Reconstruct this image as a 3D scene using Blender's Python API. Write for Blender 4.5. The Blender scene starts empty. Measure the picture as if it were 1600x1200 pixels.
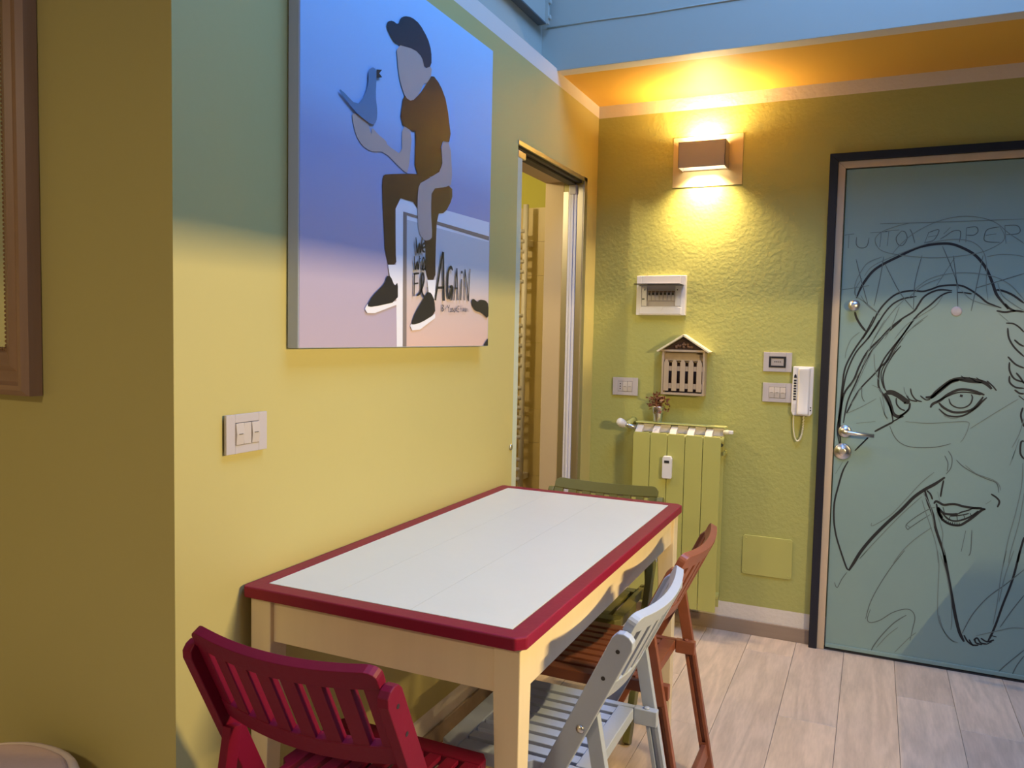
import bpy, bmesh, math, random
from mathutils import Vector, Matrix
C = bpy.context.scene.collection
R = math.radians
random.seed(7)

# ------------------------------------------------------------------ camera
F_PX, YAW, PITCH, ROLL = 1237.17, .427184, .0625092, .0205277
d = Vector((-math.sin(YAW)*math.cos(PITCH), math.cos(YAW)*math.cos(PITCH), -math.sin(PITCH)))
r = Vector((math.cos(YAW), math.sin(YAW), 0)); u = r.cross(d)
r2 = r*math.cos(ROLL)+u*math.sin(ROLL); u2 = -r*math.sin(ROLL)+u*math.cos(ROLL)
cam = bpy.data.cameras.new('camera'); cam.sensor_width = 36; cam.lens = 36*F_PX/1600; cam.clip_start = .02
co = bpy.data.objects.new('camera', cam); C.objects.link(co)
m = Matrix((r2, u2, -d)).transposed().to_4x4(); m.translation = (0, 0, 1.36); co.matrix_world = m
bpy.context.scene.camera = co

# ------------------------------------------------------------------ light
sc = bpy.context.scene
sc.view_settings.view_transform = 'Standard'; sc.view_settings.look = 'None'
sc.view_settings.gamma = 1; sc.view_settings.use_curve_mapping = False
sc.view_settings.exposure = 0.0
w = bpy.data.worlds.new('world'); sc.world = w; w.use_nodes = True
w.node_tree.nodes['Background'].inputs[0].default_value = (.45, .62, 1, 1)
w.node_tree.nodes['Background'].inputs[1].default_value = .6
def lamp(name, kind, loc, power, col, size=.1, size_y=None, rot=(0, 0, 0), spread=None):
    l = bpy.data.lights.new(name, kind); l.energy = power; l.color = col
    if kind == 'AREA':
        l.size = size
        if size_y: l.shape = 'RECTANGLE'; l.size_y = size_y
        if spread: l.spread = spread
    elif kind in ('POINT', 'SPOT'): l.shadow_soft_size = size
    o = bpy.data.objects.new(name, l); C.objects.link(o); o.location = loc; o.rotation_euler = rot
    return o
WARM = (1, .72, .36)
SKY_LIGHT = lamp('skylight_daylight', 'AREA', (.25, 2.0, 4.12), 112, (.20, .44, 1), 1.5, 1.9)
HOOD = (1.02, 1.58, 1.525)
lamp('hood_strip_light', 'AREA', HOOD, 50, (1, .74, .34), .012, .30, (0, R(90), 0))
lamp('rear_fill_light', 'AREA', (-1.1, -1.5, 2.5), 34, (1, .80, .55), .4, .4)  # unseen warm fill added behind the camera to brighten the pier face
SCX, SCY = -.741, 3.728
lamp('sconce_light_up', 'AREA', (SCX, SCY-.058, 2.240), 7, WARM, .10, .04, (R(180), 0, 0), R(165))
lamp('sconce_light_down', 'AREA', (SCX, SCY-.058, 2.134), 8, WARM, .10, .04, (0, 0, 0), R(120))
lamp('bathroom_lamp_light', 'POINT', (-2.0, 2.7, 2.2), 30, (1, .80, .45), .05)

# ------------------------------------------------------------------ materials
def lin(c): return tuple(((x/255+.055)/1.055)**2.4 if x > 10 else x/255/12.92 for x in c)
def mat(name, col, rough=.5, metal=0, noise=None, bump=None, grain=None, spec=.5, coat=0, alpha=None, trans=None, emit=None):
    """col: linear base. noise=(scale, amount) mottles; grain=(axis, scale, amount) streaks along an axis; bump=(scale, strength, detail)"""
    M_ = bpy.data.materials.new(name); M_.use_nodes = True; nt = M_.node_tree; b = nt.nodes['Principled BSDF']
    b.inputs['Base Color'].default_value = (*col, 1); b.inputs['Roughness'].default_value = rough
    b.inputs['Metallic'].default_value = metal; b.inputs['Specular IOR Level'].default_value = spec
    b.inputs['Coat Weight'].default_value = coat
    if trans: b.inputs['Transmission Weight'].default_value = trans
    if alpha: b.inputs['Alpha'].default_value = alpha
    if emit: b.inputs['Emission Color'].default_value = (*emit[0], 1); b.inputs['Emission Strength'].default_value = emit[1]
    tc = nt.nodes.new('ShaderNodeTexCoord')
    if noise or grain:
        mx = nt.nodes.new('ShaderNodeMix'); mx.data_type = 'RGBA'; mx.inputs[6].default_value = (*[c*(1-(noise or grain)[-1]) for c in col], 1)
        mx.inputs[7].default_value = (*[min(1, c*(1+(noise or grain)[-1])) for c in col], 1)
        n = nt.nodes.new('ShaderNodeTexNoise'); n.inputs['Detail'].default_value = 5
        if grain:
            mp = nt.nodes.new('ShaderNodeMapping'); s_ = [grain[1]]*3; s_[grain[0]] = grain[1]*.06; mp.inputs['Scale'].default_value = s_
            nt.links.new(tc.outputs['Object'], mp.inputs[0]); nt.links.new(mp.outputs[0], n.inputs['Vector']); n.inputs['Scale'].default_value = 1
        else:
            nt.links.new(tc.outputs['Object'], n.inputs['Vector']); n.inputs['Scale'].default_value = noise[0]
        nt.links.new(n.outputs[0], mx.inputs[0]); nt.links.new(mx.outputs[2], b.inputs['Base Color'])
    if bump:
        n2 = nt.nodes.new('ShaderNodeTexNoise'); n2.inputs['Scale'].default_value = bump[0]; n2.inputs['Detail'].default_value = bump[2]
        nt.links.new(tc.outputs['Object'], n2.inputs['Vector'])
        bp = nt.nodes.new('ShaderNodeBump'); bp.inputs['Strength'].default_value = bump[1]; bp.inputs['Distance'].default_value = .004
        nt.links.new(n2.outputs[0], bp.inputs['Height']); nt.links.new(bp.outputs[0], b.inputs['Normal'])
    return M_
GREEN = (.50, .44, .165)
BAND = (.74, .68, .60)
def wall_paint(name, bands, bscale, bstr, rough=.55, col=GREEN):
    """green paint with painted bands by height: list of (z0, z1, colour)"""
    M_ = mat(name, col, rough, noise=(1.4, .05), bump=(bscale, bstr, 4)); nt = M_.node_tree
    b = nt.nodes['Principled BSDF']; src = b.inputs['Base Color'].links[0].from_socket
    g = nt.nodes.new('ShaderNodeNewGeometry'); sp = nt.nodes.new('ShaderNodeSeparateXYZ'); nt.links.new(g.outputs['Position'], sp.inputs[0])
    for z0, z1, col in bands:
        a = nt.nodes.new('ShaderNodeMath'); a.operation = 'GREATER_THAN'; a.inputs[1].default_value = z0
        c_ = nt.nodes.new('ShaderNodeMath'); c_.operation = 'LESS_THAN'; c_.inputs[1].default_value = z1
        mu = nt.nodes.new('ShaderNodeMath'); mu.operation = 'MULTIPLY'
        nt.links.new(sp.outputs[2], a.inputs[0]); nt.links.new(sp.outputs[2], c_.inputs[0]); nt.links.new(a.outputs[0], mu.inputs[0]); nt.links.new(c_.outputs[0], mu.inputs[1])
        mx = nt.nodes.new('ShaderNodeMix'); mx.data_type = 'RGBA'; nt.links.new(mu.outputs[0], mx.inputs[0]); nt.links.new(src, mx.inputs[6]); mx.inputs[7].default_value = (*col, 1)
        src = mx.outputs[2]
    nt.links.new(src, b.inputs['Base Color'])
    return M_
M = {}
M['wall_left'] = wall_paint('left wall paint', [(2.415, 3, BAND), (-1, .135, BAND)], 26, .10)
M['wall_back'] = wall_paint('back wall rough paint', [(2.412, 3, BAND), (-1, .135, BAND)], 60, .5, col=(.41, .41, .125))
M['wall_pier'] = wall_paint('pier paint', [(-1, .135, BAND)], 26, .08)
M['ceiling'] = mat('ochre ceiling paint', (.86, .48, .07), .6, bump=(20, .1, 3))
M['band'] = mat('cream band paint', BAND, .6)
M['blue'] = mat('light blue beam paint', (.45, .47, .40), .45, bump=(9, .12, 3))
M['white'] = mat('white paint', (.75, .75, .72), .6)
M['floor'] = mat('floor grout', (.20, .16, .13), .8)
M['skirt'] = mat('wood look skirting tile', (.30, .225, .17), .5, grain=(0, 30, .25))
M['teal'] = mat('teal door paint', (.25, .37, .34), .42, noise=(2.0, .10), bump=(60, .04, 2))
M['black'] = mat('black painted steel', (.008, .010, .022), .35)
M['cream'] = mat('cream wood frame', (.60, .46, .31), .45, grain=(2, 24, .10))
M['ink'] = mat('black marker ink', (.012, .014, .016), .6)
M['ink2'] = mat('dark pencil line', (.10, .13, .12), .7)
M['ink3'] = mat('faint pencil line', (.16, .21, .19), .7)
M['chrome'] = mat('satin chrome', (.70, .69, .68), .30, 1)
M['alu'] = mat('brushed aluminium', (.58, .54, .48), .38, 1, grain=(2, 60, .08))
M['dark'] = mat('dark track', (.02, .02, .025), .5)
M['plastic'] = mat('white plastic', (.76, .74, .74), .35)
M['plate'] = mat('pale grey lilac plastic plate', (.50, .46, .47), .4)
M['rocker'] = mat('warm grey rocker plastic', (.52, .47, .44), .4)
M['tabletop'] = mat('pale grey painted board', (.68, .675, .58), .38, noise=(7, .03), bump=(40, .10, 5))
M['crimson'] = mat('crimson painted edge', (.22, .006, .032), .45, noise=(14, .12), bump=(70, .12, 3), spec=.3)
M['leg'] = mat('cream painted wood', (.76, .64, .42), .45, grain=(2, 40, .05), bump=(60, .06, 3))
M['red'] = mat('crimson painted chair wood', (.17, .003, .026), .5, noise=(9, .08), bump=(60, .10, 3), spec=.25)
M['grey'] = mat('grey blue painted chair wood', (.36, .42, .54), .42, noise=(9, .05), bump=(60, .10, 3))
M['brown'] = mat('red brown stained chair wood', (.235, .075, .04), .40, grain=(1, 40, .18))
M['olive'] = mat('olive green painted chair wood', (.14, .13, .03), .42, noise=(9, .07))
M['steel'] = mat('bolt steel', (.6, .6, .6), .3, 1)
M['radiator'] = mat('green painted radiator', (.46, .45, .13), .38, noise=(3, .03))
M['radwhite'] = mat('white radiator core', (.72, .66, .60), .4)
M['natural'] = mat('pale natural wood', (.45, .35, .25), .55, grain=(2, 60, .12))
M['roofwood'] = mat('pale roof wood', (.74, .68, .48), .5)
M['cutwood'] = mat('carved dark wood', (.17, .09, .05), .6, noise=(90, .4))
M['inside'] = mat('dark inside', (.05, .025, .018), .7)
M['dried'] = mat('dried brown petals', (.20, .07, .03), .8, noise=(60, .4))
M['dried2'] = mat('dried tan petals', (.45, .26, .13), .8)
M['tin'] = mat('polished zinc', (.62, .62, .62), .18, 1, bump=(12, .4, 2))
M['cord'] = mat('cream coiled cord', (.72, .68, .50), .45)
M['smoke'] = mat('smoked clear lid', (.03, .022, .02), .15, alpha=.95)
M['kitchenwall'] = mat('dark kitchen tile', (.16, .13, .10), .4)
M['screen'] = mat('grey screen', (.45, .40, .38), .3)
M['bulbglass'] = mat('lit sconce glass', (.9, .85, .7), .4, emit=((1, .85, .55), 9))
M['bronze'] = mat('walnut frame wood', (.32, .19, .12), .32, grain=(2, 50, .25))
M['gilt'] = mat('worn gilt bead', (.30, .17, .09), .35, .3)
M['mirror'] = mat('mirror glass', (.9, .9, .86), .02, 1)
M['fabric'] = mat('dusty pink upholstery', (.58, .38, .26), .75, noise=(50, .05), bump=(90, .2, 3))
M['piping'] = mat('tan piping', (.72, .54, .36), .6)
M['tile'] = mat('ochre bathroom tile', (.60, .46, .22), .3, noise=(5, .06))
M['greige'] = mat('beige reveal plaster', (.54, .41, .24), .6)
M['bathgreen'] = mat('bathroom green paint', (.50, .46, .06), .6)
M['worktop'] = mat('worktop laminate', (.10, .09, .08), .4)
M['cupboard'] = mat('cupboard front', (.55, .55, .5), .45)
M['doorleaf'] = mat('pale lacquered door', (.70, .68, .74), .3)
M['side'] = mat('canvas side', (.42, .48, .62), .7)

# ------------------------------------------------------------------ helpers
def box(bm, lo, hi, mtx=None):
    x0, y0, z0 = lo; x1, y1, z1 = hi
    vs = [bm.verts.new(mtx @ Vector(p) if mtx else Vector(p)) for p in
          [(x0,y0,z0),(x1,y0,z0),(x1,y1,z0),(x0,y1,z0),(x0,y0,z1),(x1,y0,z1),(x1,y1,z1),(x0,y1,z1)]]
    for f in ((0,3,2,1),(4,5,6,7),(0,1,5,4),(1,2,6,5),(2,3,7,6),(3,0,4,7)): bm.faces.new([vs[i] for i in f])
def prism(bm, pts, axis, a, b, mtx=None):
    """polygon of 2-D points extruded along axis 0/1/2 from a to b"""
    def P(p, t):
        q = [p[0], p[1]]; q.insert(axis, t); v = Vector(q); return mtx @ v if mtx else v
    A = [bm.verts.new(P(p, a)) for p in pts]; B = [bm.verts.new(P(p, b)) for p in pts]; n = len(pts)
    bm.faces.new(A); bm.faces.new(B[::-1])
    for i in range(n): bm.faces.new((A[i], B[i], B[(i+1) % n], A[(i+1) % n]))
def tube(bm, pts, rad, seg=10, cap=True):
    pts = [Vector(p) for p in pts]; rings = []
    rads = rad if isinstance(rad, (list, tuple)) else [rad]*len(pts)
    up = None
    for i, p in enumerate(pts):
        t = (pts[min(i+1, len(pts)-1)]-pts[max(i-1, 0)]).normalized()
        if up is None: up = t.orthogonal().normalized()
        up = (up-t*up.dot(t)).normalized(); sd = t.cross(up)
        rings.append([bm.verts.new(p+(up*math.cos(k*2*math.pi/seg)+sd*math.sin(k*2*math.pi/seg))*rads[i]) for k in range(seg)])
    for a, b in zip(rings, rings[1:]):
        for k in range(seg): bm.faces.new((a[k], a[(k+1) % seg], b[(k+1) % seg], b[k]))
    if cap: bm.faces.new(rings[0][::-1]); bm.faces.new(rings[-1])
def lathe(bm, prof, seg=24, mtx=None):
    """profile of (radius, height) about local z"""
    rings = []
    for rr, h in prof:
        rings.append([bm.verts.new((mtx or Matrix()) @ Vector((rr*math.cos(k*2*math.pi/seg), rr*math.sin(k*2*math.pi/seg), h))) for k in range(seg)])
    for a, b in zip(rings, rings[1:]):
        for k in range(seg): bm.faces.new((a[k], a[(k+1) % seg], b[(k+1) % seg], b[k]))
    bm.faces.new(rings[0][::-1]); bm.faces.new(rings[-1])
def obj(name, bm, mt, parent=None, bevel=0, smooth=False, loc=None, seg=2, flat=None):
    if flat:
        bm.normal_update()
        for f in bm.faces:
            if f.normal.dot(Vector(flat)) < 0: f.normal_flip()
    else: bmesh.ops.recalc_face_normals(bm, faces=bm.faces[:])
    me = bpy.data.meshes.new(name); bm.to_mesh(me); bm.free()
    me.materials.append(M[mt] if isinstance(mt, str) else mt)
    o = bpy.data.objects.new(name, me); C.objects.link(o)
    if parent: o.parent = parent
    if loc: o.location = loc
    if bevel:
        md = o.modifiers.new('bevel', 'BEVEL'); md.width = bevel; md.segments = seg; md.limit_method = 'ANGLE'; md.angle_limit = R(35)
    if smooth:
        for p in me.polygons: p.use_smooth = True
    return o
def bx(name, lo, hi, mt, parent=None, bevel=0, **k):
    bm = bmesh.new(); box(bm, lo, hi); return obj(name, bm, mt, parent, bevel, **k)
def tag(o, label=None, cat=None, group=None, kind=None):
    if label: o['label'] = label
    if cat: o['category'] = cat
    if group: o['group'] = group
    if kind: o['kind'] = kind
    return o
def empty(name, loc, rz=0, label=None, cat=None, group=None):
    o = bpy.data.objects.new(name, None); C.objects.link(o); o.location = loc; o.rotation_euler = (0, 0, rz); o.empty_display_size = .05
    return tag(o, label, cat, group)
def struct(o): o['kind'] = 'structure'; return o

# ---- traced line work, millimetres on the door leaf (x, z) and on the canvas (y, z)
DOOR_STROKES=[[7.7,0,-77,1546,-66,1579,-49,1615,-18,1660,22,1690,80,1721,141,1752,185,1764,229,1769,272,1766,316,1747,356,1720,387,1683,406,1649,425,1601,439,1562,462,1529,483,1502],[6.5,0,-81,1487,-73,1461,-55,1430,-35,1405],[5.9,0,438,1579,463,1574,497,1557,535,1526],[5.9,0,443,1495,472,1490,508,1495,537,1491],[5.9,0,470,1524,487,1505,509,1493],[5.3,0,-45,1371,-13,1431,8,1482,34,1523,69,1558,105,1573,141,1577,176,1574,207,1583,237,1595,280,1599,315,1596,346,1580,381,1553,407,1529,433,1517,459,1506],[4.7,0,-24,1372,6,1426,32,1477,62,1518,97,1541,128,1549,153,1553],[5.3,0,22,1373,57,1417,101,1458,145,1491,161,1518,178,1548,203,1568,238,1580,282,1576],[4.7,0,100,1374,130,1428,163,1478,206,1518,239,1553,265,1568,282,1570],[4.1,0,299,1569,325,1568,353,1563],[3.0,2,-1,1372,33,1437,72,1498,106,1538],[3.0,2,41,1373,66,1432,90,1508],[3.0,2,78,1374,120,1433,172,1473,224,1513,250,1558],[3.0,2,122,1397,156,1438,199,1474],[3.0,2,-59,1630,-81,1589,-82,1558,-36,1523,18,1474],[3.0,2,-80,1558,-86,1599,-69,1650,-39,1696,16,1720],[3.0,2,-61,1558,-35,1518,3,1487],[3.0,2,52,1729,78,1764,121,1807,181,1845,246,1869,310,1877,374,1868,425,1845,468,1805,523,1761],[3.0,2,-142,1854,1,1859,114,1858,268,1857,518,1858],[3.0,2,-50,1640,-15,1685,97,1738,185,1771,271,1785,336,1776,376,1746,394,1707,401,1654,402,1596,411,1538],[3.0,2,-9,1766,-15,1797,11,1826,74,1849,114,1857],[3.0,2,-14,1781,5,1751,52,1732,143,1717,214,1712,296,1716,380,1731,441,1763,456,1791,438,1830],[3.0,2,145,1583,192,1622,257,1644,342,1648,427,1632,483,1600,517,1562,535,1538],[3.0,2,398,1712,444,1720,493,1717,526,1709],[3.0,2,316,1577,348,1543,391,1524,446,1509],[3.0,2,451,1485,486,1452],[3.0,2,124,1548,175,1598,236,1627],[3.0,2,441,1606,460,1557,503,1519,537,1496],[3.2,1,-141,1816,-98,1820],[3.2,1,-119,1815,-119,1759],[3.2,1,-88,1806,-87,1773,-69,1759,-46,1767,-39,1802],[3.2,1,-35,1822,30,1825],[3.2,1,7,1823,4,1761],[3.2,1,20,1826,75,1831],[3.2,1,36,1825,32,1765],[3.2,1,84,1826,65,1799,73,1771,91,1766,106,1793,98,1820,84,1826],[3.2,1,115,1832,125,1812,136,1774],[3.2,1,183,1815,222,1826,206,1785,171,1775],[3.2,1,184,1798,214,1802],[3.2,1,185,1815,172,1773],[3.2,1,263,1834,240,1808],[3.2,1,321,1830,321,1772],[3.2,1,321,1830,354,1833,362,1814,348,1800,322,1801],[3.2,1,438,1830,397,1822,386,1798,391,1774,441,1768],[3.2,1,390,1798,427,1802],[3.2,1,454,1834,462,1763],[3.2,1,454,1834,495,1833,508,1813,497,1800,460,1798],[3.2,1,481,1795,519,1766],[3.2,1,228,1787,249,1801,274,1819,300,1816,298,1772],[3.2,1,-141,1610,-86,1712,-64,1630,-31,1518],[3.2,1,-140,1582,-30,1599],[3.2,1,21,1720,11,1629,-7,1513],[3.2,1,27,1690,87,1573,144,1498],[3.2,1,165,1722,144,1608,144,1498],[3.2,1,224,1597,284,1709],[3.2,1,238,1759,277,1666,307,1582],[3.2,1,279,1719,297,1607,306,1509],[3.2,1,385,1717,367,1587,354,1494],[3.2,1,367,1587,449,1615,529,1643],[4.4,0,478,1446,503,1444,524,1430,541,1411],[5.3,0,-5,1468,-35,1396,-79,1318,-109,1244,-117,1166,-121,1087,-125,1008,-115,930,-116,895],[4.7,0,16,1453,-24,1376,-69,1313,-99,1234,-112,1161,-120,1056,-129,981,-119,914],[5.9,0,101,1454,36,1387,-22,1320,-52,1257,-73,1194,-109,1130,-119,1035,-118,951],[4.7,0,36,1382,-8,1320,-42,1247,-63,1184,-93,1099,-106,1004],[4.7,0,150,1465,113,1399,49,1301,19,1239,-48,1153,-87,1068,-95,1047],[3.0,1,182,1455,130,1409,109,1374,71,1307,47,1240],[5.6,0,113,1399,79,1338,50,1276,28,1249,24,1188,32,1157,52,1127,77,1077,89,1022],[4.1,0,104,1346,76,1307,51,1255,41,1209,50,1163,58,1153],[3.2,0,109,1379,71,1307,39,1250,34,1209,46,1163],[3.0,2,-58,1401,-90,1369,-107,1322,-111,1286],[3.0,2,37,1454,3,1382,-26,1304,-42,1247],[3.0,2,2,1310,10,1238,26,1198],[3.0,2,-1,1176,32,1157,48,1107,55,1051,70,1036],[3.0,2,33,1126,50,1066,66,1031],[3.0,2,-95,1047,-35,1081,20,1118],[3.0,2,-147,1007,-55,1007,20,1020],[3.0,2,135,1027,220,1025,308,1036,364,1040,367,1015,354,974,342,954],[3.0,2,374,1013,455,1080,535,1143],[3.0,2,123,1172,129,1147,143,1132],[3.0,2,559,1067,546,1003,524,946],[3.0,2,-43,1164,-60,1122,-78,1089],[3.0,2,-21,1299,-55,1220,-86,1162],[3.0,2,66,1423,5,1341,-37,1237,-71,1142],[3.0,2,276,1061,307,1051,337,1058],[3.5,1,-39,1164,-37,1123,-26,1103],[3.5,1,76,1006,96,961,125,932,171,920,252,927,308,946],[15.3,0,56,1145,79,1147,107,1133,130,1116,147,1107],[10.3,0,51,1143,66,1118,77,1088,87,1058,106,1046,127,1050],[5.9,0,149,1107,146,1081,129,1060,111,1049],[4.4,0,96,1125,99,1099,114,1080,132,1073],[11.8,0,126,1107,133,1105],[4.1,0,84,1022,111,1041,146,1081],[5.9,0,89,1022,53,999,19,976],[4.1,0,3,959,-46,901],[4.1,0,148,1168,154,1143,171,1121,194,1114],[4.1,0,134,1139,148,1120,176,1114],[4.1,0,186,1139,207,1123,224,1126],[4.1,0,331,1228,347,1217],[4.1,0,359,1224,385,1208],[4.1,0,385,1223,411,1207],[4.1,0,423,1212,445,1191,459,1173],[10.6,0,206,1133,228,1136,245,1157,270,1183,299,1207,334,1217,372,1214,407,1207,424,1198,442,1179],[8.9,0,224,1129,258,1163,295,1200,325,1211],[5.9,0,325,1211,364,1205,407,1203],[7.7,0,226,1091,234,1107,260,1123,285,1147,314,1166,340,1173,375,1169,401,1160,418,1154],[4.1,0,247,1117,281,1139,323,1159,366,1161,405,1153],[7.1,0,256,1113,274,1094,306,1078,340,1078,374,1090,394,1111,414,1146],[5.3,0,257,1088,285,1064,320,1059,354,1069,391,1100,411,1126,427,1144],[4.1,0,292,1132,300,1110,322,1097,348,1098,369,1114,376,1139,371,1154],[13.3,0,331,1147,341,1145],[5.0,0,485,1427,491,1387,512,1349,546,1314],[5.0,0,510,1380,528,1363,544,1354],[5.0,0,491,1312,519,1282,549,1268],[5.0,0,498,1290,500,1257,518,1224,552,1211],[5.0,0,501,1235,503,1209,524,1190,553,1187],[5.0,0,521,1180,538,1167,554,1165],[5.0,0,536,1157,555,1141],[5.0,0,523,1248,538,1229,552,1206],[5.0,0,553,1110,548,1076,561,1033],[4.1,0,8,965,-23,926,-55,887],[5.3,0,-79,840,-99,794,-115,723,-127,653,-126,578,-116,515,-99,459,-74,390,-64,367,-56,360],[9.4,0,293,804,259,773,220,744,181,707,138,650,81,582,28,512,-12,449,-38,395,-56,359],[7.7,0,222,741,236,692,256,643,267,594,283,545,303,491,314,444],[5.0,0,229,742,243,728,252,706],[5.0,0,289,791,284,753,281,720],[5.0,0,461,751,481,738,492,722,486,699],[5.0,0,564,975,554,970,554,926,568,903],[3.5,1,300,915,315,887,313,846,296,817],[3.5,1,288,894,301,865,300,830],[3.5,1,331,880,356,855,400,829,443,811,478,797,488,759],[3.5,1,379,589,367,500],[3.5,1,401,595,401,509,395,486],[3.5,1,264,675,237,661,194,626,159,588,165,568,174,577,213,613,247,642],[3.5,1,159,588,174,577],[3.2,2,-101,836,-128,780,-140,737],[3.2,2,252,821,205,770,146,687,94,619,30,568,25,580],[3.2,2,212,715,148,641,87,561,16,463,-15,417],[3.2,2,213,700,229,650,255,577,276,508,286,440],[3.2,2,269,741,280,697],[3.2,2,269,655,295,577,297,526,308,477],[3.2,2,364,861,404,830,464,810,486,793,494,769],[3.2,2,444,707,463,724],[3.2,2,254,587,198,534,151,476,117,417],[3.2,2,564,888,565,796,550,682,531,576,519,473],[3.2,2,575,767,564,649,542,528,536,475],[3.2,2,537,939,520,874],[3.2,2,547,984,527,899],[3.2,2,216,731,246,673,263,593],[5.6,0,584,588,574,532,567,480],[7.1,0,258,689,267,700,294,688,316,693,337,695,368,689,403,687,445,687],[7.1,0,267,690,276,656,292,627,320,610,355,609,380,627,404,650,429,678,445,687],[7.1,0,272,676,296,653,326,651,348,656],[4.1,0,348,656,361,665,386,676,403,687,432,691],[5.3,0,291,652,314,630,341,625,371,636,400,655,420,677],[3.5,0,318,643,353,650,387,662],[3.5,0,318,640,319,625],[3.5,0,344,648,347,628],[3.5,0,368,656,373,639],[3.5,0,391,664,396,653],[3.5,0,292,678,298,658],[3.8,0,290,634,291,620],[3.8,0,298,629,300,615],[3.8,0,306,625,308,611],[3.8,0,314,622,316,608],[3.8,0,322,619,324,605],[3.8,0,330,619,332,605],[3.8,0,338,619,340,605],[3.8,0,346,619,347,605],[3.8,0,354,620,355,606],[8.9,0,275,676,280,651,292,632],[3.0,2,12,457,-15,417],[3.2,1,-63,351,-83,316,-100,276,-112,298],[3.5,1,158,477,113,403,70,318,36,233,20,156],[3.5,1,37,201,27,157,40,143,77,160,122,200,167,223,195,222,210,194,203,140,196,92],[4.1,1,177,199,133,159,89,99,58,45,48,19],[3.0,2,148,141,108,97,68,37],[3.0,2,217,130,191,101,139,29],[8.9,0,300,506,321,407,344,298,361,219,377,161,396,123],[3.2,2,281,493,289,428,291,290,297,208,319,156,352,120,361,117],[3.2,2,290,484,316,406,339,297,347,217,346,165],[3.2,2,299,219,314,170,339,128,374,114],[5.9,0,572,532,562,457,549,390,524,297,507,224,492,171,481,141],[3.2,2,527,526,513,425,506,314,495,212],[3.2,2,552,529,526,417,511,310],[3.5,1,591,456,532,388,472,324,424,250,397,185,388,157],[3.5,1,596,351,558,283,520,206],[3.0,2,603,216,562,211,513,190,438,156],[4.7,0,394,151,409,126,431,112],[4.7,0,413,136,427,116,448,118],[4.7,0,430,135,442,147,456,129,478,128],[4.7,0,434,140,439,126,461,122],[4.7,0,455,149,477,138,502,150],[4.7,0,491,166,510,164],[4.7,0,478,128,494,141],[3.5,1,608,127,569,80,541,44,521,15],[3.5,1,609,103,586,58,570,10]]
CANVAS_SHAPES=[('block_edge','w',[1886,1737,2476,1744,2479,1313,1902,1316]),('block_panel','p',[1945,1680,2475,1677,2479,1313,1953,1316]),('block_line','l',[1927,1700,2476,1696,2475,1682,1946,1692,1953,1316,1933,1316]),('cast','s',[2107,1685,2208,1678,2231,1605,2111,1574]),('trousers','t',[1822,1779,1837,1787,1985,1817,2056,1823,2208,1820,2210,1780,2165,1731,2116,1722,2110,1593,2112,1521,2055,1517,2048,1634,2004,1735,1886,1735,1889,1585,1895,1548,1840,1543,1819,1745]),('far_arm','a',[1914,1937,1969,1933,1950,1810,1921,1813,1828,1846,1769,1832,1726,1839,1698,1860,1680,1904,1690,1912,1718,1913,1747,1912,1768,1873,1768,1897,1797,1884,1835,1876,1843,1865,1916,1854]),('shirt','k',[1920,2027,1963,2014,2005,2046,2045,2089,2076,2124,2124,2107,2165,2066,2199,1953,2129,1942,2146,1859,2066,1818,1983,1814,1986,1937,1973,1932,1902,1939]),('near_arm','a',[2134,1941,2191,1951,2208,1827,2163,1809,2081,1790,2078,1723,2089,1649,2075,1638,2043,1631,2006,1653,2000,1744,2007,1791,2048,1810,2146,1859]),('head','a',[1879,2146,1976,2167,2020,2150,2030,2126,2048,2139,2071,2141,2067,2114,2045,2089,2027,2084,2005,2050,1963,2014,1929,2016,1903,2048,1891,2079]),('cap','c',[1830,2177,1837,2191,1860,2201,1888,2200,1898,2221,1920,2235,1957,2245,2000,2242,2046,2217,2067,2188,2069,2145,2030,2126,2016,2153,1976,2163,1877,2145,1849,2159]),('sock','w',[1850,1544,1895,1548,1892,1492,1866,1490]),('sock2','w',[2060,1517,2112,1521,2104,1452,2076,1451]),('sole','w',[1742,1419,1753,1432,1775,1427,1900,1448,1900,1438,1790,1410,1753,1409]),('sole2','w',[1967,1379,1977,1387,2026,1390,2110,1419,2109,1405,2022,1369,1978,1366]),('shoe','k2',[1750,1427,1775,1455,1835,1493,1842,1513,1862,1514,1883,1487,1899,1501,1900,1446,1775,1425]),('shoe2','k2',[1973,1387,1994,1420,2047,1469,2061,1482,2084,1480,2104,1457,2110,1418,2026,1389,1978,1382]),('bird','b',[1747,2035,1765,2049,1783,2048,1784,2026,1781,1979,1790,1940,1786,1914,1768,1900,1725,1907,1693,1915,1624,1947,1630,1955,1697,1932,1731,1965,1748,2003]),('beak','k2',[1783,2048,1809,2055,1796,2042,1810,2036,1784,2026]),('capprint','k2',[2342,1470,2360,1477,2390,1466,2405,1476,2451,1475,2474,1462,2474,1410,2422,1433,2377,1436,2354,1450]),('corner','k2',[2438,1313,2474,1346,2474,1313])]
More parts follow.
